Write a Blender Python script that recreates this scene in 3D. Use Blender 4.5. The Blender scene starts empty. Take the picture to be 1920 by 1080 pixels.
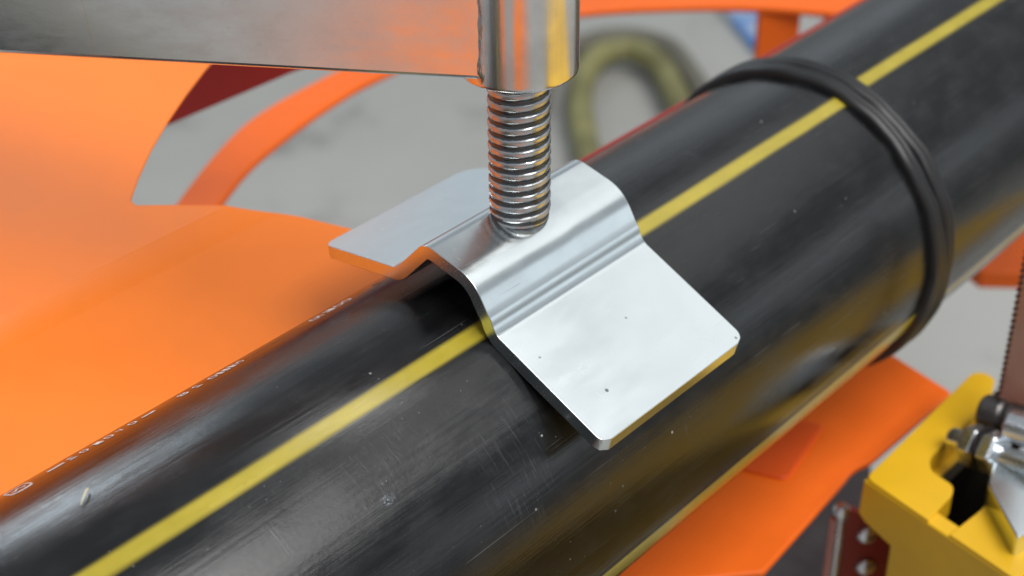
import bpy, bmesh, math, random
from mathutils import Vector, Matrix
random.seed(7)
MM = 0.001
R = 55.0                                   # pipe radius in millimetres; pipe axis = world X, origin on the axis
sc = bpy.context.scene
# ------------------------------------------------------------------ camera
cam_d = bpy.data.cameras.new('camera'); cam = bpy.data.objects.new('camera', cam_d); sc.collection.objects.link(cam)
pitch, roll, head = math.radians(32.785), math.radians(-0.766), math.radians(41.894)
fw = Vector((math.cos(head)*math.cos(pitch), math.sin(head)*math.cos(pitch), -math.sin(pitch)))
rt = Vector((math.sin(head), -math.cos(head), 0)); up = rt.cross(fw)
rt2 = rt*math.cos(roll)+up*math.sin(roll); up2 = -rt*math.sin(roll)+up*math.cos(roll)
m = Matrix((rt2, up2, -fw)).transposed().to_4x4()
m.translation = Vector((-286.617, -251.119, 287.405))*MM
cam.matrix_world = m
cam_d.sensor_width = 36; cam_d.lens = 2995.79*36/1920
cam_d.clip_start = 0.01; cam_d.clip_end = 200
cam_d.dof.use_dof = True; cam_d.dof.focus_distance = 0.402; cam_d.dof.aperture_fstop = 12.0
sc.camera = cam
# ------------------------------------------------------------------ light of the workshop
w = bpy.data.worlds.new('World'); sc.world = w; w.use_nodes = True
w.node_tree.nodes['Background'].inputs[0].default_value = (0.86, 0.93, 1.0, 1)
w.node_tree.nodes['Background'].inputs[1].default_value = 0.36
def area(name, loc, target, sx, sy, power, col):
    d = bpy.data.lights.new(name, 'AREA'); d.shape = 'RECTANGLE'; d.size = sx; d.size_y = sy; d.energy = power; d.color = col
    o = bpy.data.objects.new(name, d); sc.collection.objects.link(o); o.location = loc
    o.rotation_euler = (Vector(target)-Vector(loc)).to_track_quat('-Z', 'Y').to_euler()
    return o
area('ceiling_lamp_row', (2.45, -0.45, 2.3), (2.45, -0.45, 0), 0.95, 3.1, 8.0, (1.0, 0.99, 0.97))
area('ceiling_lamp_row_near', (1.42, -0.75, 2.3), (1.42, -0.75, 0), 0.45, 2.8, 6.2, (1.0, 0.99, 0.97))
area('overhead_hall_light', (0.12, -1.5, 2.7), (0, 0, 0), 2.4, 1.8, 108, (1.0, 0.985, 0.96))
area('added_fill_left', (1.7, 1.9, 0.85), (0, 0, 0.05), 1.9, 0.9, 1.7, (0.86, 0.94, 1.0))  # unseen panel added to brighten the saddle's left wing and the pipe
area('added_fill_right', (1.75, -1.95, 0.56), (0, 0, 0.05), 1.7, 0.5, 2.1, (0.88, 0.96, 1.0))  # unseen panel added to lighten the saddle's right flank
wl = area('wall_strip_light', (0.70, 1.93, 1.02), (0, 0, 0), 0.80, 0.11, 4.6, (0.80, 0.92, 1.0))
zax = wl.location.normalized(); xax = Vector((.285, -.365, .56)); xax = (xax-zax*xax.dot(zax)).normalized()
wl.rotation_euler = Matrix((xax, zax.cross(xax), zax)).transposed().to_euler()
sc.view_settings.view_transform = 'Standard'; sc.view_settings.look = 'None'
sc.view_settings.exposure = 0.0; sc.view_settings.gamma = 1.0; sc.view_settings.use_curve_mapping = False
sc.render.engine = 'CYCLES'
sc.cycles.use_denoising = True
sc.cycles.max_bounces = 10; sc.cycles.glossy_bounces = 6
sc.cycles.sample_clamp_indirect = 8

# ------------------------------------------------------------------ material helpers
class NT:
    def __init__(s, name):
        s.m = bpy.data.materials.new(name); s.m.use_nodes = True
        s.t = s.m.node_tree; s.b = s.t.nodes['Principled BSDF']
    def n(s, typ, **kw):
        nd = s.t.nodes.new('ShaderNode'+typ)
        for k, v in kw.items(): setattr(nd, k, v)
        return nd
    def l(s, a, b): s.t.links.new(a, b)
    def val(s, sock, v):
        if hasattr(v, 'is_linked') or isinstance(v, bpy.types.NodeSocket): s.l(v, sock)
        else: sock.default_value = v
    def math(s, op, a, b=0.0, c=None, clamp=False):
        nd = s.n('Math', operation=op); nd.use_clamp = clamp
        s.val(nd.inputs[0], a); s.val(nd.inputs[1], b)
        if c is not None: s.val(nd.inputs[2], c)
        return nd.outputs[0]
    def coord(s, scale=(1, 1, 1), rot=(0, 0, 0), src=None):
        mp = s.n('Mapping'); mp.inputs['Scale'].default_value = scale; mp.inputs['Rotation'].default_value = rot
        s.l(src or s.n('TexCoord').outputs['Object'], mp.inputs['Vector']); return mp.outputs['Vector']
    def noise(s, vec, scale, detail=4, rough=0.55):
        nd = s.n('TexNoise'); nd.inputs['Scale'].default_value = scale; nd.inputs['Detail'].default_value = detail
        nd.inputs['Roughness'].default_value = rough; s.l(vec, nd.inputs['Vector']); return nd.outputs['Fac']
    def ramp(s, v, lo, hi, a=0.0, b=1.0, smooth=True):
        nd = s.n('MapRange'); nd.interpolation_type = 'SMOOTHSTEP' if smooth else 'LINEAR'
        s.val(nd.inputs['Value'], v)
        for k, x in zip(('From Min', 'From Max', 'To Min', 'To Max'), (lo, hi, a, b)): s.val(nd.inputs[k], x)
        return nd.outputs[0]
    def mix(s, f, a, b):
        nd = s.n('Mix', data_type='RGBA'); s.val(nd.inputs[0], f)
        s.val(nd.inputs[6], a); s.val(nd.inputs[7], b); return nd.outputs[2]
    def bump(s, h, strength, dist, normal=None):
        nd = s.n('Bump'); nd.inputs['Strength'].default_value = strength; nd.inputs['Distance'].default_value = dist
        s.l(h, nd.inputs['Height'])
        if normal is not None: s.l(normal, nd.inputs['Normal'])
        return nd.outputs['Normal']
    def set(s, **kw):
        nm = dict(col='Base Color', rough='Roughness', metal='Metallic', norm='Normal', spec='Specular IOR Level',
                  coat='Coat Weight', coatr='Coat Roughness', aniso='Anisotropic')
        for k, v in kw.items(): s.val(s.b.inputs[nm[k]], v)
        return s.m
def C(r, g, b): return (r, g, b, 1.0)

def pipe_coords(k):
    """object x (mm) and arc length round the pipe (mm) as a vector"""
    sep = k.n('SeparateXYZ'); k.l(k.n('TexCoord').outputs['Object'], sep.inputs[0])
    x = k.math('MULTIPLY', sep.outputs[0], 1000.0)
    th = k.math('ARCTAN2', sep.outputs[2], sep.outputs[1])
    v = k.math('MULTIPLY', th, R)
    cb = k.n('CombineXYZ'); k.l(x, cb.inputs[0]); k.l(v, cb.inputs[1])
    return cb.outputs[0], x, th, v
def pipe_black(name, stripe_angles=None, half=2.35, spec=.55):
    k = NT(name); vec, x, th, v = pipe_coords(k)
    streak = k.noise(k.coord((0.010, 0.55, 1), src=vec), 1.0, 6, 0.65)
    streak2 = k.noise(k.coord((0.035, 2.6, 1), src=vec), 1.0, 3, 0.6)
    cloud = k.noise(k.coord((0.05, 0.09, 1), src=vec), 1.0, 4, 0.6)
    base = k.mix(k.ramp(cloud, .35, .7), C(.005, .0053, .0057), C(.010, .0105, .011))
    # handling scratches round the pipe, in clusters
    cl = k.ramp(k.noise(k.coord((0.045, 0.05, 1), src=vec), 1.0, 2, .5), .55, .68)
    rs = k.noise(k.coord((1.1, 0.028, 1), (0, 0, .12), src=vec), 1.0, 3, .6)
    fine = k.math('MULTIPLY', k.ramp(rs, .66, .76), cl)
    rl = k.noise(k.coord((0.016, 1.7, 1), (0, 0, -.03), src=vec), 1.0, 3, .55)
    fine2 = k.math('MULTIPLY', k.ramp(rl, .66, .74), k.ramp(cloud, .42, .6))
    scr = k.math('ADD', k.math('MULTIPLY', fine, .5), k.math('MULTIPLY', fine2, .35))
    # dust: two sizes of speck
    def specks(scale, thr, seed):
        vo = k.n('TexVoronoi'); vo.inputs['Scale'].default_value = scale
        mp = k.coord((1, 1, 1), src=vec); k.l(mp, vo.inputs['Vector'])
        on = k.math('GREATER_THAN', k.n_sep(vo.outputs['Color'], seed), thr)
        return k.math('MULTIPLY', k.ramp(vo.outputs['Distance'], .05, .13, 1, 0), on)
    clus = k.ramp(k.noise(k.coord((.035, .06, 1), src=vec), 1.0, 3, .6), .50, .66)
    sp = k.math('MULTIPLY', k.math('ADD', specks(.26, .86, 0), specks(.85, .86, 1), clamp=True), clus)
    smear = k.math('MULTIPLY', k.ramp(k.noise(k.coord((.12, .30, 1), (0, 0, .5), src=vec), 1.0, 6, .72), .60, .80), .18)
    col = k.mix(smear, base, C(.075, .078, .082))
    col = k.mix(scr, col, C(.20, .21, .22))
    col = k.mix(k.math('MULTIPLY', sp, .75), col, C(.5, .5, .48))
    def blob(x0, v0, rx, rv):
        dx = k.math('DIVIDE', k.math('SUBTRACT', x, x0), rx); dv = k.math('DIVIDE', k.math('SUBTRACT', v, v0), rv)
        return k.ramp(k.math('SQRT', k.math('ADD', k.math('MULTIPLY', dx, dx), k.math('MULTIPLY', dv, dv))), .25, 1.0, 1, 0)
    nz = k.noise(k.coord((1.6, 1.6, 1), src=vec), 1.0, 5, .75)
    fleck = k.math('MULTIPLY', blob(-91.1, 125.0, 3.0, 2.0), k.ramp(nz, .50, .62))
    col = k.mix(k.math('MULTIPLY', fleck, .55), col, C(.42, .50, .58))
    drag = k.noise(k.coord((1.4, .10, 1), (0, 0, .06), src=vec), 1.0, 4, .65)
    rub = k.math('MULTIPLY', k.math('ADD', blob(-84, 116, 22, 13), blob(-54, 136, 20, 24), clamp=True), k.ramp(drag, .52, .72))
    col = k.mix(k.math('MULTIPLY', rub, .15), col, C(.22, .23, .24))
    if stripe_angles:
        wob = k.math('MULTIPLY', k.math('SUBTRACT', k.noise(k.coord((.03, 1, 1), src=vec), 1.0, 2, .5), .5), .6)
        for a in stripe_angles:
            d = k.math('ABSOLUTE', k.math('ADD', k.math('SUBTRACT', v, math.radians(a)*R), wob))
            f = k.ramp(d, half-.95, half+.95, 1, 0)
            yel = k.mix(k.ramp(cloud, .3, .75), C(.36, .285, .028), C(.45, .355, .04))
            yel = k.mix(k.math('MULTIPLY', sp, .4), yel, C(.7, .65, .5))
            col = k.mix(f, col, yel)
    rough = k.math('ADD', k.ramp(streak, .3, .7, .10, .20), k.ramp(cloud, .35, .7, 0, .12))
    h = k.math('ADD', k.math('MULTIPLY', streak, .6), k.math('MULTIPLY', streak2, .18))
    n1 = k.bump(h, .19, .0008)
    n2 = k.bump(k.math('SUBTRACT', k.noise(k.coord((.6, .6, 1), src=vec), 1.0, 3, .6), scr), .07, .0003, n1)
    k.set(col=col, rough=rough, norm=n2, spec=spec)
    return k.m
def n_sep(self, colsock, i):
    s = self.n('SeparateColor'); self.l(colsock, s.inputs[0]); return s.outputs[i]
NT.n_sep = n_sep

def metal(name, col, rough, streak_scale, grain=.12, spots=True, aniso=0.0, blotch=.08, bumpy=.12, vary=.80):
    k = NT(name)
    co = k.n('TexCoord').outputs['Object']
    st = k.noise(k.coord(streak_scale, src=co), 1.0, 5, .65)
    bl = k.noise(k.coord((60, 60, 60), src=co), 1.0, 4, .6)
    fi = k.noise(k.coord((1500, 1500, 1500), src=co), 1.0, 2, .5)
    c2 = tuple(x*vary for x in col)
    base = k.mix(k.ramp(bl, .35, .7), C(*col), C(*c2))
    if spots:
        vo = k.n('TexVoronoi'); vo.inputs['Scale'].default_value = 130; k.l(co, vo.inputs['Vector'])
        on = k.math('GREATER_THAN', k.n_sep(vo.outputs['Color'], 0), .78)
        f = k.math('MULTIPLY', k.ramp(vo.outputs['Distance'], .05, .10, 1, 0), on)
        base = k.mix(k.math('MULTIPLY', f, .8), base, C(.05, .045, .04))
    rough_s = k.math('ADD', k.ramp(st, .3, .7, rough-grain*.5, rough+grain), k.ramp(bl, .35, .7, 0, blotch))
    h = k.math('ADD', k.math('MULTIPLY', st, .5), k.math('MULTIPLY', fi, .35))
    k.set(col=base, metal=1.0, rough=rough_s, norm=k.bump(h, bumpy, .0002), aniso=aniso)
    return k
def paint(name, col, rough=.32, grime=.25, wear=(.1, .1, .1), var=.12, coat=0.0, spec=.5):
    k = NT(name); co = k.n('TexCoord').outputs['Object']
    a = k.noise(k.coord((14, 14, 14), src=co), 1.0, 4, .6)
    b = k.noise(k.coord((120, 120, 120), src=co), 1.0, 6, .7)
    c = k.mix(k.ramp(a, .3, .7), C(*[x*(1-var) for x in col]), C(*col))
    c = k.mix(k.math('MULTIPLY', k.ramp(b, .66, .80), grime), c, C(*wear))
    peel = k.noise(k.coord((700, 700, 700), src=co), 1.0, 2, .5)
    k.set(col=c, rough=k.ramp(a, .3, .7, rough-.04, rough+.06), norm=k.bump(peel, .05, .0002), coat=coat, coatr=.15, spec=spec)
    return k.m

M = {}
M['pipe_a'] = pipe_black('black_polyethylene', None)
M['stripe_a'] = pipe_black('yellow_stripe', None)
M['stripe_top'] = pipe_black('yellow_stripe_top', [106.0])
M['stripe_low'] = pipe_black('yellow_stripe_low', [-160.0], 5.2, .2)
M['stripe_top2'] = pipe_black('yellow_stripe_far', [104.0])
M['stripe_low2'] = pipe_black('yellow_stripe_low_far', [-161.0])
k = NT('black_weld_bead'); vec, x, th, v = pipe_coords(k)
k.set(col=C(.012, .012, .013), rough=.42, norm=k.bump(k.noise(k.coord((1.2, .05, 1), src=vec), 1, 4, .6), .25, .0006), spec=.5); M['bead'] = k.m
k = NT('white_print'); co = k.n('TexCoord').outputs['Object']
k.set(col=k.mix(k.ramp(k.noise(k.coord((900, 900, 900), src=co), 1, 3, .6), .35, .6), C(.45, .44, .44), C(.85, .84, .86)), rough=.5); M['print'] = k.m
kz = metal('bright_zinc_plate', (.74, .80, .815), .22, (50, 160, 50), .03, bumpy=.02, blotch=.012, vary=.97)
co = kz.n('TexCoord').outputs['Object']
sc1 = kz.ramp(kz.noise(kz.coord((60, 2600, 900), (.3, .2, .35), src=co), 1, 2, .5), .66, .74)
sc2 = kz.ramp(kz.noise(kz.coord((1800, 70, 900), (.1, .3, -.5), src=co), 1, 2, .5), .68, .76)
msk = kz.ramp(kz.noise(kz.coord((45, 45, 45), src=co), 1, 3, .6), .48, .66)
old = kz.b.inputs['Base Color'].links[0].from_socket; oldr = kz.b.inputs['Roughness'].links[0].from_socket
fs = kz.math('MULTIPLY', kz.math('ADD', sc1, sc2, clamp=True), msk)
stain = kz.ramp(kz.noise(kz.coord((28, 28, 28), src=co), 1, 5, .7), .56, .78)
cz = kz.mix(kz.math('MULTIPLY', stain, .45), old, C(.58, .61, .62))
kz.set(col=kz.mix(kz.math('MULTIPLY', fs, .5), cz, C(.45, .47, .48)), rough=kz.math('ADD', oldr, kz.math('MULTIPLY', fs, .12)))
M['zinc'] = kz.m
# arm: rolled, cleaned steel with speckle and one long scratch
k = metal('galvanised_steel', (.93, .94, .96), .19, (90, 90, 260), .05, spots=False, blotch=.04, bumpy=.05, vary=.94)
co = k.n('TexCoord').outputs['Object']
sp = k.noise(k.coord((700, 700, 700), src=co), 1.0, 3, .75); bl = k.noise(k.coord((26, 26, 26), src=co), 1, 4, .6)
dark = k.math('MULTIPLY', k.ramp(sp, .56, .68), k.ramp(bl, .35, .62))
old = k.b.inputs['Base Color'].links[0].from_socket
c2 = k.mix(k.math('MULTIPLY', dark, .12), old, C(.16, .16, .17))
sep = k.n('SeparateXYZ'); k.l(co, sep.inputs[0])
lx = k.math('ADD', sep.outputs[0], k.math('MULTIPLY', sep.outputs[2], -.14))
ln = k.ramp(k.math('ABSOLUTE', k.math('SUBTRACT', lx, .0950)), .00012, .00036, 1, 0)
k.set(col=k.mix(k.math('MULTIPLY', ln, .7), c2, C(.95, .85, .72))); M['arm'] = k.m
M['sleeve'] = metal('turned_sleeve_steel', (.82, .82, .83), .17, (900, 900, 25), .07, spots=False, blotch=.05).m
k = metal('weld_metal', (.74, .74, .76), .24, (300, 300, 60), .12, spots=False)
k.set(norm=k.bump(k.noise(k.coord((500, 500, 120)), 1, 4, .6), .5, .0006)); M['weld'] = k.m
# thread steel, with the roots' shading put into the colour
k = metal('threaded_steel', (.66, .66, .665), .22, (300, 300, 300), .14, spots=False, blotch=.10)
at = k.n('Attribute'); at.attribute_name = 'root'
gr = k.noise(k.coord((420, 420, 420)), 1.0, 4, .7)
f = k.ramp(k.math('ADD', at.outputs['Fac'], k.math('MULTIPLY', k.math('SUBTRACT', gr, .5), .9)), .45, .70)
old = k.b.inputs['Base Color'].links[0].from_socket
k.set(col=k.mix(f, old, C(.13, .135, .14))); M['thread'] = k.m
M['bolt'] = metal('zinc_bolt', (.82, .86, .90), .26, (200, 200, 200), .08, spots=False).m
M['steel_and_shade'] = metal('oiled_steel_and_shade', (.16, .15, .15), .35, (200, 200, 200), .1, spots=False).m  # also colours the slab that stands for the shaded floor
M['blade'] = paint('blade_steel_reflection', (.25, .11, .08), .42, .5, (.34, .30, .28), var=.4)  # the steel's brown and orange reflections put into the base colour
k = NT('black_cavity_shade'); k.set(col=k.mix(k.noise(k.coord((90, 90, 90)), 1, 3, .6), C(.006, .005, .004), C(.02, .015, .008)), rough=.5); M['cavity'] = k.m  # near-black colour stands for the darkness inside the slot
M['orange'] = paint('orange_powder_coat', (.92, .205, .014), .36, .10, (.55, .12, .02), spec=.36)
M['orange_deep'] = paint('orange_red_paint', (.90, .15, .012), .45, .22, (.35, .10, .03), spec=.28)
M['red'] = paint('red_and_shaded_orange', (.40, .018, .014), .38, .25, (.12, .02, .02))  # red parts, and the orange plate whose shade is put into the colour
M['plate_shading'] = paint('plate_shading_red', (.80, .10, .012), .38, .2, (.3, .04, .02))  # redder tone stands for the shaded patch on the base plate
M['redbrown'] = paint('red_brown_paint', (.30, .035, .022), .40, .3, (.15, .05, .04))
M['hinge'] = paint('worn_pink_primer', (.50, .22, .17), .4, .4, (.6, .55, .52))
M['yellow'] = paint('yellow_paint', (.84, .48, .015), .36, .55, (.30, .18, .04), var=.18)
k = NT('concrete_floor'); co = k.n('TexCoord').outputs['Object']
a = k.noise(k.coord((1.2, 1.2, 1.2), src=co), 1, 5, .6); b = k.noise(k.coord((7, 7, 7), src=co), 1, 4, .6)
c = k.mix(k.ramp(a, .3, .7), C(.36, .357, .335), C(.44, .435, .41))
c = k.mix(k.math('MULTIPLY', k.ramp(b, .54, .74), .55), c, C(.15, .148, .14))
k.set(col=c, rough=.55, norm=k.bump(b, .2, .01)); M['floor'] = k.m
k = NT('olive_hose_rubber'); co = k.n('TexCoord').outputs['Object']
a = k.noise(k.coord((9, 9, 9), src=co), 1, 3, .6)
k.set(col=k.mix(k.ramp(a, .35, .65), C(.15, .14, .055), C(.26, .245, .10)), rough=.55); M['hose'] = k.m
k = NT('dark_hose_rubber'); k.set(col=k.mix(k.noise(k.coord((12, 12, 12)), 1, 3, .6), C(.12, .115, .09), C(.18, .17, .13)), rough=.6); M['hose2'] = k.m
k = NT('blue_plastic'); a = k.noise(k.coord((7, 7, 7)), 1, 3, .5)
k.set(col=k.mix(k.ramp(a, .52, .62), C(.04, .22, .62), C(.45, .50, .55)), rough=.4); M['blue'] = k.m
k = NT('straw_fibre'); k.set(col=k.mix(k.noise(k.coord((800, 800, 800)), 1, 2, .5), C(.55, .45, .28), C(.80, .72, .52)), rough=.6); M['straw'] = k.m

# ------------------------------------------------------------------ mesh helpers (coordinates in millimetres)
def link(name, me, mat, parent=None, smooth=False, bevel=None, auto=None):
    me.materials.append(mat)
    o = bpy.data.objects.new(name, me); sc.collection.objects.link(o)
    if smooth:
        for p in me.polygons: p.use_smooth = True
    if parent: o.parent = parent; o.matrix_parent_inverse = parent.matrix_world.inverted() if False else Matrix()
    if bevel:
        b = o.modifiers.new('bevel', 'BEVEL'); b.width = bevel*MM; b.segments = 3; b.limit_method = 'ANGLE'; b.angle_limit = math.radians(35)
    if auto is not None:
        me.set_sharp_from_angle(angle=math.radians(auto))
    return o
def mesh(name, verts, faces):
    me = bpy.data.meshes.new(name); me.from_pydata([tuple(c*MM for c in v) for v in verts], [], faces); me.update()
    bm = bmesh.new(); bm.from_mesh(me); bmesh.ops.recalc_face_normals(bm, faces=bm.faces); bm.to_mesh(me); bm.free()
    return me
def prism(pts, off):
    """closed polygon (3D points) pushed along off"""
    n = len(pts); off = Vector(off); P = [Vector(p) for p in pts]
    verts = [tuple(p) for p in P]+[tuple(p+off) for p in P]
    faces = [tuple(range(n)), tuple(range(2*n-1, n-1, -1))]+[(i, (i+1) % n, n+(i+1) % n, n+i) for i in range(n)]
    return mesh('plate', verts, faces)
def rnd(pts, r, seg=5):
    """round the corners of a planar 3D polygon; r is one radius or one per corner"""
    out = []; n = len(pts)
    for i in range(n):
        ri = r[i] if isinstance(r, (list, tuple)) else r
        p, a, b = Vector(pts[i]), Vector(pts[i-1]), Vector(pts[(i+1) % n])
        if ri <= 0: out.append(tuple(p)); continue
        da, db = (a-p), (b-p); ri2 = min(ri, da.length*.45, db.length*.45)
        p0, p1 = p+da.normalized()*ri2, p+db.normalized()*ri2
        for j in range(seg+1):
            t = j/seg; out.append(tuple(p0*(1-t)**2+p*2*t*(1-t)+p1*t*t))
    return out
def lathe(profile, seg, origin, axis, closed=False):
    """profile [(radius, along)] turned about axis through origin"""
    ax = Vector(axis).normalized(); u = ax.orthogonal().normalized(); v = ax.cross(u); o = Vector(origin)
    verts = []; faces = []; n = len(profile)
    for i in range(seg):
        a = 2*math.pi*i/seg; d = u*math.cos(a)+v*math.sin(a)
        for r, s in profile: verts.append(tuple(o+ax*s+d*r))
    for i in range(seg):
        j = (i+1) % seg
        for q in range(n-1 if not closed else n):
            q2 = (q+1) % n
            faces.append((i*n+q, j*n+q, j*n+q2, i*n+q2))
    if not closed:
        faces.append(tuple(i*n for i in range(seg))); faces.append(tuple(i*n+n-1 for i in range(seg)))
    return mesh('turned', verts, faces)
def tube(pts, r, seg=14, sub=8):
    P = [Vector(p) for p in pts]; path = []
    for i in range(len(P)-1):
        p0, p1, p2, p3 = P[max(i-1, 0)], P[i], P[i+1], P[min(i+2, len(P)-1)]
        for j in range(sub):
            t = j/sub
            path.append(.5*((2*p1)+(p2-p0)*t+(2*p0-5*p1+4*p2-p3)*t*t+(3*p1-p0-3*p2+p3)*t**3))
    path.append(P[-1]); verts = []; faces = []
    for i, p in enumerate(path):
        d = (path[min(i+1, len(path)-1)]-path[max(i-1, 0)]).normalized(); s = d.cross(Vector((0, 0, 1)))
        s = (s if s.length > 1e-4 else Vector((1, 0, 0))).normalized(); t = s.cross(d)
        rr = r(i/(len(path)-1)) if callable(r) else r
        for q in range(seg):
            a = 2*math.pi*q/seg; verts.append(tuple(p+s*rr*math.cos(a)+t*rr*math.sin(a)))
    n = len(path)
    for i in range(n-1):
        for q in range(seg):
            faces.append((i*seg+q, i*seg+(q+1) % seg, (i+1)*seg+(q+1) % seg, (i+1)*seg+q))
    faces.append(tuple(range(seg))); faces.append(tuple(range((n-1)*seg, n*seg)))
    return mesh('tube', verts, faces)
def thing(name, label, cat, loc=(0, 0, 0), group=None):
    o = bpy.data.objects.new(name, None); sc.collection.objects.link(o); o.empty_display_size = .02
    o.location = Vector(loc)*MM; tag(o, label, cat, group)
    return o
def tag(o, label, cat, group=None):
    o['label'] = label; o['category'] = cat
    if group: o['group'] = group
def shift(me, loc):
    me.transform(Matrix.Translation(-Vector(loc)*MM)); return me

# ------------------------------------------------------------------ setting
fl = link('floor', mesh('floor', [(-6000, -6000, -600), (9000, -6000, -600), (9000, 9000, -600), (-6000, 9000, -600)], [(0, 1, 2, 3)]), M['floor'])
fl['kind'] = 'structure'

# ------------------------------------------------------------------ the pipe with its fusion bead
pipe = thing('plastic_pipe', 'black plastic pipe with yellow stripes running diagonally under the steel saddle', 'pipe')
def arc_strip(x0, x1, a0, a1, r, nx, na):
    verts = []; faces = []
    for i in range(nx+1):
        for j in range(na+1):
            a = math.radians(a0+(a1-a0)*j/na); verts.append((x0+(x1-x0)*i/nx, r*math.cos(a), r*math.sin(a)))
    for i in range(nx):
        for j in range(na):
            a = i*(na+1)+j; faces.append((a, a+1, a+na+2, a+na+1))
    return mesh('strip', verts, faces)
XB = 146.0                                  # bead centre
def wall(x0, x1):
    n = 160; verts = []; faces = []
    rings = [(x0, R), (x1, R), (x1, R-9), (x0, R-9)]
    for x, r in rings:
        for j in range(n):
            a = 2*math.pi*j/n; verts.append((x, r*math.cos(a), r*math.sin(a)))
    for q in range(4):
        for j in range(n):
            faces.append((q*n+j, q*n+(j+1) % n, ((q+1) % 4)*n+(j+1) % n, ((q+1) % 4)*n+j))
    return mesh('pipe_wall', verts, faces)
link('pipe_section', wall(-420, XB-.2), M['pipe_a'], pipe, True, auto=40)
link('pipe_section', wall(XB+.2, 620), M['pipe_a'], pipe, True, auto=40)
for nm, x0, x1, a in (('stripe_top', -420, XB-6, 106.0), ('stripe_low', -420, XB-6, 200.0), ('stripe_top2', XB+6, 620, 104.0), ('stripe_low2', XB+6, 620, 199.0)):
    link('stripe', arc_strip(x0, x1, a-6.8, a+6.8, R+.05, 4, 10), M[nm], pipe, True)
bead = None
for s in (-1, 1):
    cx = XB+s*3.4; prof = []
    for j in range(40):
        a = 2*math.pi*j/40
        prof.append((R+.9+2.35*math.copysign(abs(math.sin(a))**.7, math.sin(a))-.55*math.exp(-((a-math.pi/2)/.20)**2), cx+3.45*math.cos(a)+s*.9*max(0, -math.sin(a))))
    me = lathe(prof, 160, (0, 0, 0), (1, 0, 0), True)
    for vtx in me.vertices:
        a = math.atan2(vtx.co.z, vtx.co.y); vtx.co.x += MM*(.45*math.sin(5*a+s)+.3*math.sin(13*a+2*s)+.15*math.sin(29*a+s)); q = 1+.003*math.sin(7*a+s)+.002*math.sin(19*a); vtx.co.y *= q; vtx.co.z *= q
    o = link('weld_bead', me, M['bead'], pipe, True)
# printed line along the far flank, seen almost edge-on
def text_mesh(body):
    cu = bpy.data.curves.new('print', 'FONT'); cu.body = body; cu.size = 1.0; cu.resolution_u = 3
    o = bpy.data.objects.new('print', cu); sc.collection.objects.link(o)
    bpy.context.view_layer.update()
    me = bpy.data.meshes.new_from_object(o.evaluated_get(bpy.context.evaluated_depsgraph_get()))
    bpy.data.objects.remove(o); bpy.data.curves.remove(cu)
    bm = bmesh.new(); bm.from_mesh(me); bmesh.ops.triangulate(bm, faces=bm.faces)
    bmesh.ops.subdivide_edges(bm, edges=[e for e in bm.edges if e.calc_length() > .25], cuts=2); bm.to_mesh(me); bm.free()
    return me
def print_on(body, x0, x1, a0, a1):
    me = text_mesh(body); xs = [v.co.x for v in me.vertices]; ys = [v.co.y for v in me.vertices]
    lo, hi, yl, yh = min(xs), max(xs), min(ys), max(ys)
    for v in me.vertices:
        x = x1+(x0-x1)*(v.co.x-lo)/max(hi-lo, 1e-6); a = math.radians(a0+(a1-a0)*(v.co.y-yl)/max(yh-yl, 1e-6))
        v.co = Vector((x, (R+.06)*math.cos(a), (R+.06)*math.sin(a)))*MM
    return link('printed_text', me, M['print'], pipe)
for body, a, b in (('-', -140.7, -136.1), ('2', -135.0, -132.7), ('0', -131.3, -129.2), ('1', -127.1, -125.2), ('0', -124.1, -121.8),
                   ('V', -120.3, -118.7), ('0', -116.9, -114.8), ('-', -112.9, -109.1), ('8', -101.5, -98.8), ('2', -96.8, -94.7),
                   ('0', -91.7, -89.3), ('1', -88.7, -87.5), ('1', -86.8, -85.4), ('1', -84.8, -83.6), ('01', -83.0, -80.7),
                   ('0', -56.7, -53.6), ('11', -53.2, -50.6), ('1', -50.1, -48.4), ('0', -47.7, -45.0), ('0', -44.6, -42.0), ('2', -33.3, -30.1)):
    print_on(body, a, b, *((59.9, 58.4) if body == '-' else (60.9, 56.9)))
# oval mark at the start of the print: an outline with a bar and a wave inside
def oval_mark():
    verts = []; faces = []; n = 48
    def pt(u, v): a = math.radians(59.2+v); return (-148.95+u, (R+.06)*math.cos(a), (R+.06)*math.sin(a))
    for j in range(n):
        t = 2*math.pi*j/n; cu, su = math.cos(t), math.sin(t)
        cu = math.copysign(abs(cu)**.5, cu); su = math.copysign(abs(su)**.5, su)
        verts += [pt(3.05*cu, 3.9*su), pt(2.65*cu, 2.9*su)]
    faces = [(2*j, 2*((j+1) % n), 2*((j+1) % n)+1, 2*j+1) for j in range(n)]
    b = len(verts)
    for i in range(9):
        u = -1.7+3.4*i/8; v = .9*math.sin(i*1.1); verts += [pt(u, v-.5), pt(u, v+.6)]
    faces += [(b+2*i, b+2*i+2, b+2*i+3, b+2*i+1) for i in range(8)]
    return mesh('mark', verts, faces)
link('printed_mark', oval_mark(), M['print'], pipe)

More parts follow.
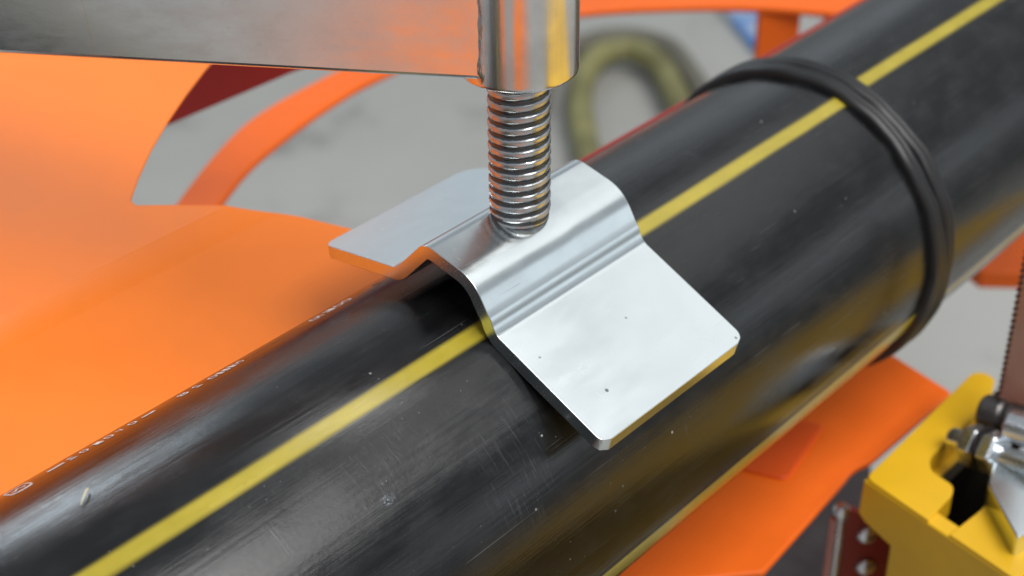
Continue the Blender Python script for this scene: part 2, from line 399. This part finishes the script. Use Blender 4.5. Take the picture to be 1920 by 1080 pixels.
# ------------------------------------------------------------------ steel saddle
def fillet(pts, rad, seg=8):
    out = []
    for i, (p, r) in enumerate(zip(pts, rad)):
        p = Vector(p)
        if r == 0: out.append(p); continue
        a, b = Vector(pts[i-1])-p, Vector(pts[i+1])-p
        ang = a.angle(b); d = r/math.tan(ang/2); a.normalize(); b.normalize()
        c = p+(a+b).normalized()*(r/math.sin(ang/2)); p0, p1 = p+a*d, p+b*d
        v0, v1 = p0-c, p1-c; tot = v0.angle(v1); sgn = 1 if v0.x*v1.y-v0.y*v1.x > 0 else -1
        for j in range(seg+1):
            th = sgn*tot*j/seg; out.append(c+Vector((v0.x*math.cos(th)-v0.y*math.sin(th), v0.x*math.sin(th)+v0.y*math.cos(th))))
    return out
prof = fillet([(42.6, 57.0), (14.0, 60.9), (3.0, 73.0), (-14.2, 68.8), (-22.4, 54.7), (-57.9, 37.9)], [0, 4.5, 5.2, 12.5, 4.0, 0], 14)
dense = [prof[0]]
for a, b in zip(prof, prof[1:]):
    n = max(1, int((b-a).length/1.0))
    for j in range(1, n+1): dense.append(a+(b-a)*j/n)
T = 4.0
# extra samples close to the tips for the rounded corners
def resample_tip(d, L=8.0):
    a, b = d[0], d[1]
    return d
normals = []
for i in range(len(dense)):
    t = (dense[min(i+1, len(dense)-1)]-dense[max(i-1, 0)]).normalized(); normals.append(Vector((t.y, -t.x)))   # outward (up) side
if normals[len(normals)//2].y < 0: normals = [-n for n in normals]
arc = [0]
for a, b in zip(dense, dense[1:]): arc.append(arc[-1]+(b-a).length)
FOLD = min((abs(p.x+22.4)+abs(p.y-54.7), arc[i]) for i, p in enumerate(dense))[1]
tot = arc[-1]; X0, X1 = -37.5, 24.4; ROD = (-7.5, -4.0)
def inset(d, r): return 0 if d >= r else r-math.sqrt(max(0, r*r-(r-d)**2))
NX = 62; rows_t = []; verts = []; faces = []
for i, (p, n) in enumerate(zip(dense, normals)):
    dl, dr = arc[i], tot-arc[i]
    xa = X0+max(inset(dl, 2.5), inset(dr, 3.0)); xb = X1-max(inset(dl, 9.0), inset(dr, 3.6))
    for j in range(NX+1):
        x = xa+(xb-xa)*j/NX
        dd = math.hypot(x-ROD[0], (p.x-ROD[1]))
        e = max(0, min(1, (14.5-dd)/7.0)); dent = .15*e*e*(3-2*e)*(1 if p.x < 0 else max(0, 1-p.x/4))
        sf = arc[i]-FOLD
        q = p-n*(dent-.22*math.exp(-((sf+4.6)/1.1)**2)+.16*math.exp(-((sf+2.2)/.8)**2))
        verts.append((x, q.x, q.y))
off = len(verts)
for i, (p, n) in enumerate(zip(dense, normals)):
    for j in range(NX+1):
        x, y, z = verts[i*(NX+1)+j]; e = .9*max(0, 1-(tot-arc[i])/3.0); verts.append((x, y-n.x*T-e*.9, z-n.y*T-e*.43))
nr = len(dense); W = NX+1
for i in range(nr-1):
    for j in range(NX):
        a = i*W+j; faces.append((a, a+1, a+W+1, a+W)); faces.append((off+a, off+a+W, off+a+W+1, off+a+1))
for i in range(nr-1):
    a = i*W; faces.append((a, a+W, off+a+W, off+a)); a = i*W+NX; faces.append((a, off+a, off+a+W, a+W))
for j in range(NX):
    a = j; faces.append((a, off+a, off+a+1, a+1)); a = (nr-1)*W+j; faces.append((a, a+1, off+a+1, off+a))
sad = link('pressure_saddle', mesh('saddle', verts, faces), M['zinc'], None, True, bevel=.45, auto=50)
tag(sad, 'bent bright zinc steel saddle plate clamped across the black pipe under the screw', 'saddle plate')

# ------------------------------------------------------------------ threaded spindle
def spindle():
    pitch_, ro, ri, z0, z1 = 3.3, 8.35, 7.75, 70.5, 128.0
    seg = 72; prof = [(0.0, ro-.08), (.06, ro), (.20, ro+.02), (.36, ro), (.42, ro-.08), (.50, ro-.42), (.58, ri+.08), (.64, ri), (.84, ri), (.90, ri+.25), (.96, ro-.30)]
    turns = int((z1-z0)/pitch_)+2; verts = []; faces = []; root = []; n = len(prof)
    rows = []
    for t in range(turns*n):
        k_, q = divmod(t, n); row = []
        for s in range(seg+1):
            f, r = prof[q]; z = z0-pitch_+(k_+f+s/seg)*pitch_
            fade = min(1, max(0, (z-z0-.6)/2.2))
            r = r if z > z0+2.4 else min(r, ro-.5)
            rr = r-.10*random.random()*(1 if r > ro-.3 else .4)
            a = 2*math.pi*s/seg
            if s == seg: rr = None
            row.append((a, rr, max(z, z0), r))
        rows.append(row)
    idx = {}
    for ti, row in enumerate(rows):
        for s, (a, rr, z, r) in enumerate(row):
            if s == seg: continue
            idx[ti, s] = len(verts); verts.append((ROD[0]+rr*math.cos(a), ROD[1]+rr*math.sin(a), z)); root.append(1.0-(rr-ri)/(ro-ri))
    for ti in range(len(rows)-1):
        for s in range(seg-1):
            faces.append((idx[ti, s], idx[ti, s+1], idx[ti+1, s+1], idx[ti+1, s]))
        if ti+n+1 < len(rows): faces.append((idx[ti, seg-1], idx[ti+n, 0], idx[ti+n+1, 0], idx[ti+1, seg-1]))
    me = mesh('thread', verts, faces)
    at = me.attributes.new('root', 'FLOAT', 'POINT')
    for i, v in enumerate(root): at.data[i].value = v
    return me
sp = thing('threaded_spindle', 'vertical threaded steel spindle screwed down onto the zinc saddle', 'threaded rod', (ROD[0], ROD[1], 70))
def put(name, me, mat, parent, **kw):
    shift(me, Vector(parent.location)/MM); return link(name, me, mat, parent, **kw)
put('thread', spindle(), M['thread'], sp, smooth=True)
put('rounded_tip', lathe([(2, 67.5), (6.6, 67.5), (6.9, 68.0), (6.9, 70.2), (7.7, 70.5), (7.9, 71.2), (7.4, 72.4), (5, 72.6)], 64, (ROD[0], ROD[1], 0), (0, 0, 1)), M['thread'], sp, smooth=True)

# ------------------------------------------------------------------ clamp arm: rectangular bar, sleeve, weld
ah = math.radians(132.0); ad = Vector((math.cos(ah), math.sin(ah), 0)); an = Vector((-math.sin(ah), math.cos(ah), 0)); p0 = Vector((-22.8, -5.9, 0))
arm = thing('clamp_arm', 'grey galvanised steel arm with round threaded sleeve at the upper left', 'clamp arm', (p0.x, p0.y, 116.5))
L, H, D = 330, 38, 16; TILT = 4.3
me = mesh('bar', [(x, y, z) for x in (-3, L) for y in (-D, 0) for z in (0, H)], [(0, 1, 3, 2), (4, 6, 7, 5), (0, 4, 5, 1), (2, 3, 7, 6), (0, 2, 6, 4), (1, 5, 7, 3)])
ab = link('bar', me, M['arm'], arm, bevel=1.3)
ab.rotation_euler = (0, -math.radians(TILT), math.atan2(ad.y, ad.x))
# local +y of the bar must look at the camera: mirror if it does not
if (Matrix.Rotation(math.atan2(ad.y, ad.x), 3, 'Z') @ Vector((0, 1, 0))).dot(an) < 0:
    for v in me.vertices: v.co.y = -v.co.y
    me.flip_normals()
prs = [(9.0, 114.9), (9.6, 114.25), (14.9, 114.0), (15.45, 114.5), (15.5, 115.2)]+[(15.5, 116+i*6) for i in range(10)]+[(9.0, 172), ]
put('sleeve', lathe(prs, 128, (ROD[0], ROD[1], 0), (0, 0, 1), True), M['sleeve'], arm, smooth=True, auto=45)
def weld():
    pts = []; verts = []; faces = []; n = 60; seg = 10
    for i in range(n):
        z = 114.6+44*i/(n-1); c = p0+Vector((0, 0, z))+ad*-.6+an*-.9
        w1 = 2.1+.05*math.sin(i*.9)+.10*math.sin(i*.37)+.03*random.random(); c = c+ad*(.25*math.sin(i*.21))
        if i < 5: c = c-ad*.5; w1 *= .7+.06*i
        for q in range(seg):
            a = 2*math.pi*q/seg; verts.append(tuple(c+ad*(w1*1.25*math.cos(a))+an*(w1*.62*math.sin(a))))
    for i in range(n-1):
        for q in range(seg): faces.append((i*seg+q, i*seg+(q+1) % seg, (i+1)*seg+(q+1) % seg, (i+1)*seg+q))
    faces += [tuple(range(seg)), tuple(range((n-1)*seg, n*seg))]
    return mesh('weld', verts, faces)
put('weld_seam', weld(), M['weld'], arm, smooth=True)

# ------------------------------------------------------------------ orange tray behind the pipe (two sheets meeting in a bend)
ca, sa, cb, sb = math.cos(math.radians(40)), math.sin(math.radians(40)), math.cos(math.radians(25)), math.sin(math.radians(25))
def PA(x, u): return (x, 96.3+u*ca, 40+u*sa)
def PB(x, u): return (x, 96.3-u*cb, 40-u*sb)
tray = thing('orange_guard', 'large glossy orange sheet metal guard with curved cutout left of the pipe', 'machine guard')
cut = [(100, 86), (76, 77), (52.3, 68.8), (22.4, 57.4), (-3.1, 48), (-15, 42.6), (-26.8, 36.6), (-36.7, 30.9), (-46, 24.5), (-52.6, 19.2), (-52.2, 17.4), (-49.5, 16.2), (-37.7, 10.8), (-26.0, 5.0)]
ptsA = [PA(*p) for p in cut]; ptsA += [PA(-150, 5.0), PA(-150, 92), PA(118, 92)]
def bend(t):                                # quadratic sweep from the upper to the lower sheet
    a, m_, b = Vector(PA(0, 5)), Vector(PA(0, 0)), Vector(PB(0, 5)); q = a*(1-t)**2+m_*2*t*(1-t)+b*t*t; return q.y, q.z
verts = list(ptsA); faces = [tuple(range(len(ptsA)))]; prevL, prevR = len(cut), len(cut)-1
NB = 8
for i in range(1, NB+1):
    t = i/NB; y, z = bend(t); verts += [(-150, y, z), (-26.0+13.0*t, y, z)]
    faces.append((prevL, prevR, len(verts)-1, len(verts)-2)); prevL, prevR = len(verts)-2, len(verts)-1
low = [PB(-8.2, 9.2), PB(.6, 19), PB(15, 34.9), PB(23, 44), PB(-150, 44)]
b0 = len(verts); verts += low; faces.append((prevL, prevR)+tuple(range(b0, b0+5)))
g = link('sheet', mesh('sheet', verts, faces), M['orange'], tray, True)
if g.data.polygons[0].normal.z < 0: g.data.flip_normals()
so = g.modifiers.new('thickness', 'SOLIDIFY'); so.thickness = .0025; so.offset = -1
bv = g.modifiers.new('bevel', 'BEVEL'); bv.width = .0005; bv.segments = 2; bv.limit_method = 'ANGLE'; bv.angle_limit = math.radians(50)
g.data.polygons[0].use_smooth = False; g.data.polygons[len(g.data.polygons)-1].use_smooth = False
link('hanging_flange', prism([PB(-150, 43.9), PB(23, 43.9), (23, 56.6, -60), (-150, 56.6, -60)], (0, 2.5, 0)), M['orange'], tray, bevel=.4)
# orange plate, its deep shade painted dark red, and curved rail further back
o = link('shaded_orange_plate', prism(rnd([(39.9, 222.4, 4.1), (20, 244.5, 30), (20, 244.5, 48), (100, 155.4, 60), (100, 155.4, 40), (73.8, 184.6, 26.2)], [0, 0, 0, 0, 0, 0]), (8*.744, 8*.668, 0)), M['red'], None, bevel=.6)
tag(o, 'orange steel plate with its shade painted dark red, seen through the cutout just under the grey arm', 'steel plate')
inner = [(40, 210), (57.6, 220.7), (91.8, 238.8), (130.8, 251.2), (164, 258.4), (187, 260.7), (220, 259.5), (254, 253.1), (285, 246), (312, 236.3), (344.6, 208.2), (378.3, 168), (404.5, 117.3), (420, 80)]
outer = [(25, 223), (44.4, 234.3), (87.6, 258.8), (125.4, 274.2), (174.2, 280.4), (230.9, 282.7), (300, 284), (358.7, 274.7), (411.4, 236.4), (461.7, 151.3), (480, 80)]
rail = thing('curved_frame', 'orange curved frame rail with a red upright at the top behind the pipe', 'machine frame', (300, 240, -60))
def smooth2(pts, sub=4):
    P = [Vector((x, y, 0)) for x, y in pts]; out = []
    for i in range(len(P)-1):
        a, b, c, d = P[max(i-1, 0)], P[i], P[i+1], P[min(i+2, len(P)-1)]
        for j in range(sub):
            t = j/sub; q = .5*((2*b)+(c-a)*t+(2*a-5*b+4*c-d)*t*t+(3*b-a-3*c+d)*t**3); out.append((q.x, q.y))
    return out+[pts[-1]]
poly = [(x, y, -40) for x, y in smooth2(inner)]+[(x, y, -40) for x, y in reversed(smooth2(outer))]
put('curved_rail', prism(poly, (0, 0, -4)), M['orange_deep'], rail, bevel=1.5)
def boxc(c, dx, dy, dz, rz=0):
    cr, sr = math.cos(rz), math.sin(rz); v = []
    for x in (-dx/2, dx/2):
        for y in (-dy/2, dy/2):
            for z in (-dz/2, dz/2): v.append((c[0]+x*cr-y*sr, c[1]+x*sr+y*cr, c[2]+z))
    return mesh('box', v, [(0, 1, 3, 2), (4, 6, 7, 5), (0, 4, 5, 1), (2, 3, 7, 6), (0, 2, 6, 4), (1, 5, 7, 3)])
rz = math.atan2(-.744, .668)
put('upright', boxc((389.5, 165, -141.5), 21.5, 10, 200, rz), M['orange_deep'], rail, bevel=1)
put('upright', boxc((413.5, 140, -141.5), 20, 10, 200, rz), M['orange_deep'], rail, bevel=1)

# ------------------------------------------------------------------ lower orange base plate
bp = thing('orange_base_plate', 'flat orange base plate below the pipe beside the yellow clamp block', 'base plate', (120, -20, -80))
pl = [(28, -19.5), (62, -49.0), (118, -44.5), (128, -43.2), (136, -45.8), (192.5, -47.5), (199.6, -18), (206, 12), (206, 90), (28, 90)]
put('plate', prism(rnd([(x, y, -80) for x, y in pl], [0, 1, 8, 6, 3, 2, 0, 0, 0, 0]), (0, 0, -3)), M['orange_deep'], bp, bevel=1)
put('shading_patch', prism(rnd([(136, -8, -80), (142, -22, -80), (106, -29, -80), (100, -12, -80)], 3), (0, 0, 1.2)), M['plate_shading'], bp, bevel=.7)  # added thin block; the plate's darker red shading is put into its colour
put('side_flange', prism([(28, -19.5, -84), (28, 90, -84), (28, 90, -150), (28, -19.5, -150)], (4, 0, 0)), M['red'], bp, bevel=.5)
# front apron of the machine, reflected in the sleeve and the arm
ap = link('orange_step', prism(rnd([(-640, -560, -150), (-300, -560, -150), (-300, -290, -150), (-540, -290, -150)], 12), (0, 0, -6)), M['orange'], None, bevel=1)
tag(ap, 'orange machine step below the camera, mirrored in the right end of the arm', 'machine step')
ap = link('orange_apron', prism(rnd([(-800, -220, -150), (-480, -170, -150), (-480, -45, -150), (-800, -40, -150)], 12), (0, 0, -6)), M['orange'], None, bevel=1)
tag(ap, 'orange machine apron below the near end of the pipe, mirrored in the sleeve', 'machine apron')
o = link('red_rail', prism([(24, 60, 21.9), (24, 64, 19.5), (24, 64, -20), (24, 60, -20)], (420, 0, 0)), M['red'], None, bevel=.4)
tag(o, 'thin red rail edge running along the far side of the pipe behind the saddle', 'rail')
o = link('far_orange_plate', prism([(385.7, 30.1, -150), (412, -3, -150), (520, -60, -150), (560, 60, -150), (430, 120, -150)], (0, 0, -10)), M['orange_deep'], None, bevel=1)
tag(o, 'red orange plate corner under the pipe at the right edge of the picture', 'steel plate')
o = link('floor_shade_slab', prism(rnd([(60, -60, -190), (225, -8, -190), (300, 40, -190), (250, 160, -190), (40, 160, -190)], 8), (0, 0, -60)), M['steel_and_shade'], None, bevel=2)  # added dark slab; stands in for the machine's shadow on the floor
tag(o, 'dark slab standing in for the shaded floor below the orange base plate', 'shade slab')

# ------------------------------------------------------------------ yellow clamp block
yb = thing('yellow_clamp_block', 'yellow painted clamp block with open slot at the lower right', 'clamp block', (110, -90, -100))
Z = -60
top = [(104.0, -60.2), (182.0, -58.4), (185, -61.5), (184, -66.5), (173.5, -70.4), (153.4, -71.2), (127.5, -71.2), (121.5, -74.6), (119.4, -84.5), (115.2, -86.6), (98.2, -87.0)]
put('top_plate', prism(rnd([(x, y, Z) for x, y in top], [3, 3, 2, 2, 3, 2, 4, 3, 2.5, 2.5, .5]), (0, 0, -9)), M['yellow'], yb, bevel=1.0)
top2 = [(96.6, -95.4), (112.7, -97.2), (330, -100), (330, -480), (17.9, -480), (56.3, -292), (92.0, -117.5)]
put('top_plate', prism(rnd([(x, y, Z) for x, y in top2], [.5, 3, 1, 1, 1, 1, 0]), (0, 0, -9)), M['yellow'], yb, bevel=1.0)
# front wall: upper apron full width, lower wall set back behind its left shoulder
a = Vector((103.6, -59.6, 0)); b = Vector((17.5, -480, 0)); d = (b-a).normalized(); nrm = Vector((d.y, -d.x, 0)); nrm = nrm if nrm.x < 0 else -nrm
def FW(s, z, o=0): q = a+d*s+nrm*o; return (q.x, q.y, z)
fwl = [FW(0, -61), FW(-.6, -76), FW(3, -78.2), FW(14.5, -80.5), FW(14.2, -200), FW(428, -200), FW(428, -61)]
put('front_wall', prism(fwl, tuple(-nrm*7)), M['yellow'], yb, bevel=.8)
put('side_wall', prism([(108, -62.0, -69.2), (108, -62.0, -79.5), (183, -63.0, -79.5), (183, -63.0, -69.2)], (0, -12, 0)), M['yellow'], yb, bevel=.5)
put('slot_shade_liner', boxc((150, -98, -118), 84, 62, 6), M['cavity'], yb)  # near-black walls added to keep the slot dark inside
put('slot_shade_liner', boxc((147, -76.2, -94), 76, 3, 48), M['cavity'], yb)
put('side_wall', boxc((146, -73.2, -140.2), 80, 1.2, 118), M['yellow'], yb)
put('slot_shade_liner', boxc((190, -98, -94), 3, 66, 48), M['cavity'], yb)
put('slot_shade_liner', boxc((150, -112, -94), 90, 3, 48), M['cavity'], yb)
# ------------------------------------------------------------------ screw assembly on the yellow block
sa_ = thing('adjusting_bolt', 'shiny zinc bolt with two hex nuts lying in the yellow block slot', 'bolt', (135, -85, -55))
A0 = Vector((137.5, -73.0, -56)); AX = (Vector((133.0, -101.6, -50))-A0).normalized()
put('shank', lathe([(0.1, 0), (3.0, 0.1), (3.6, .8), (3.6, 60), (.1, 60)], 32, A0, AX), M['bolt'], sa_, smooth=True, auto=35)
def hexnut(s, t, r=7.8):
    p = [(r*.86, s), (r, s+.9), (r, s+t-.9), (r*.86, s+t)]
    return lathe([(3.4, s)]+p+[(3.4, s+t)], 6, A0, AX, True)
for s in (7.0, 14.5): put('hex_nut', hexnut(s, 6.0), M['bolt'], sa_, bevel=.5)
put('washer', lathe([(3.7, 13.2), (8.0, 13.2), (8.0, 14.3), (3.7, 14.3)], 40, A0, AX, True), M['steel_and_shade'], sa_, smooth=True, auto=35)
zb = link('zinc_block', prism(rnd([(131, -92.2, -52), (118, -96.5, -52), (100, -116, -52), (150, -130, -52), (160, -100, -52)], 2), (0, 0, -14)), M['zinc'], None, bevel=.8)
tag(zb, 'small grey zinc block on the yellow clamp block at the right edge', 'metal block')
cr = thing('cross_pin', 'dark knurled pin with bright end above the bolt at the blade foot', 'pin', (155, -85, -50))
B0 = Vector((153.0, -76.0, -52)); BX = (Vector((153.5, -96, -50))-B0).normalized()
put('knurled_collar', lathe([(.1, 0), (5.4, .1), (6.2, 1), (6.2, 7), (5.4, 8), (5.4, 9), (6.2, 10), (6.2, 16), (5.4, 17), (.1, 17)], 28, B0, BX), M['steel_and_shade'], cr, smooth=True, auto=25)
put('bright_end', lathe([(.1, 0), (5.0, .1), (5.6, .8), (5.6, 22), (.1, 22)], 32, Vector((141, -90.5, -44)), BX), M['bolt'], cr, smooth=True, auto=35)
# serrated blade
def blade():
    h = Vector((.668, -.744, 0)); o = Vector((155.0, -80.6, -60)); pts = []
    n = 42
    for i in range(n):
        z = 2.5*i; pts.append(o+h*-.3+Vector((0, 0, z))); pts.append(o+h*.9+Vector((0, 0, z+1.7)))
    pts += [o+h*13+Vector((0, 0, 2.5*n)), o+h*10.5]
    return prism([tuple(p) for p in pts], (1.6, 1.7, 0))
o = link('saw_blade', blade(), M['blade'], None)
tag(o, 'upright serrated steel blade strip behind the yellow block at the right edge', 'saw blade')
# ------------------------------------------------------------------ red hinge bracket under the yellow block
hb = thing('hinge_bracket', 'red bracket with two bright screws hanging below the yellow block', 'bracket', (124, -52, -110))
h = Vector((.668, -.744, 0)); fb = Vector((-.744, -.668, 0)); o = Vector((121, -47.4, 0))
def HB(s, z, t=0): q = o+h*s+fb*t; return (q.x, q.y, z)
put('plate', prism([HB(-1, -92), HB(17, -100), HB(17, -160), HB(-1, -160)], tuple(-fb*3)), M['redbrown'], hb, bevel=.6)
put('hinge_pin', lathe([(.1, -160), (2.0, -160), (2.0, -95), (2.9, -93.6), (3.1, -91.5), (2.2, -89.6), (.1, -89.2)], 24, (*HB(-3.2, 0, 1)[:2], 0), (0, 0, 1)), M['bolt'], hb, smooth=True, auto=40)
put('hinge_edge', boxc(HB(-5.6, -128, .5), 2.6, 3, 64, math.atan2(h.y, h.x)), M['hinge'], hb, bevel=.4)
for z in (-104, -119.5):
    c = HB(7.2 if z > -110 else 8.4, z, .2)
    put('screw_head', lathe([(.1, 2.6), (2.2, 2.4), (3.4, 1.5), (3.9, 0), (.1, -.5)], 28, c, fb), M['bolt'], hb, smooth=True)
# ------------------------------------------------------------------ things on the floor
o = link('yellow_hose', tube([(830, 640, -578), (930, 715, -578), (1010, 795, -578), (1095, 872, -576), (1180, 918, -574), (1230, 905, -572), (1222, 850, -572), (1180, 795, -574), (1125, 735, -576), (1060, 660, -578)], 16), M['hose'], None, True)
tag(o, 'olive yellow hose looped on the concrete floor behind the pipe', 'hose')
o = link('dark_hose', tube([(1050, 900, -583), (1160, 970, -583), (1260, 960, -583), (1290, 890, -583), (1240, 810, -583), (1180, 740, -583), (1100, 650, -583)], 14), M['hose2'], None, True)
tag(o, 'dark brown hose lying round the outside of the yellow hose loop', 'hose')
o = link('blue_sack', prism(rnd([(1500, 975, -600), (1366, 792, -600), (1385, 770, -600), (1580, 890, -600)], 4), (0, 0, 14)), M['blue'], None, bevel=4)
tag(o, 'bright blue plastic sack on the floor at the top behind the pipe', 'sack')
# a sliver of straw on the pipe
o = link('straw_sliver', tube([(-143.0, 6.9, 55.3), (-144.6, 5.6, 55.9), (-147.6, 3.4, 55.4)], lambda t: .08+.22*math.sin(math.pi*(.15+.85*t))*(1-t*.4), 8, 6), M['straw'], None, True)
tag(o, 'tiny straw sliver lying on the near end of the black pipe', 'straw')
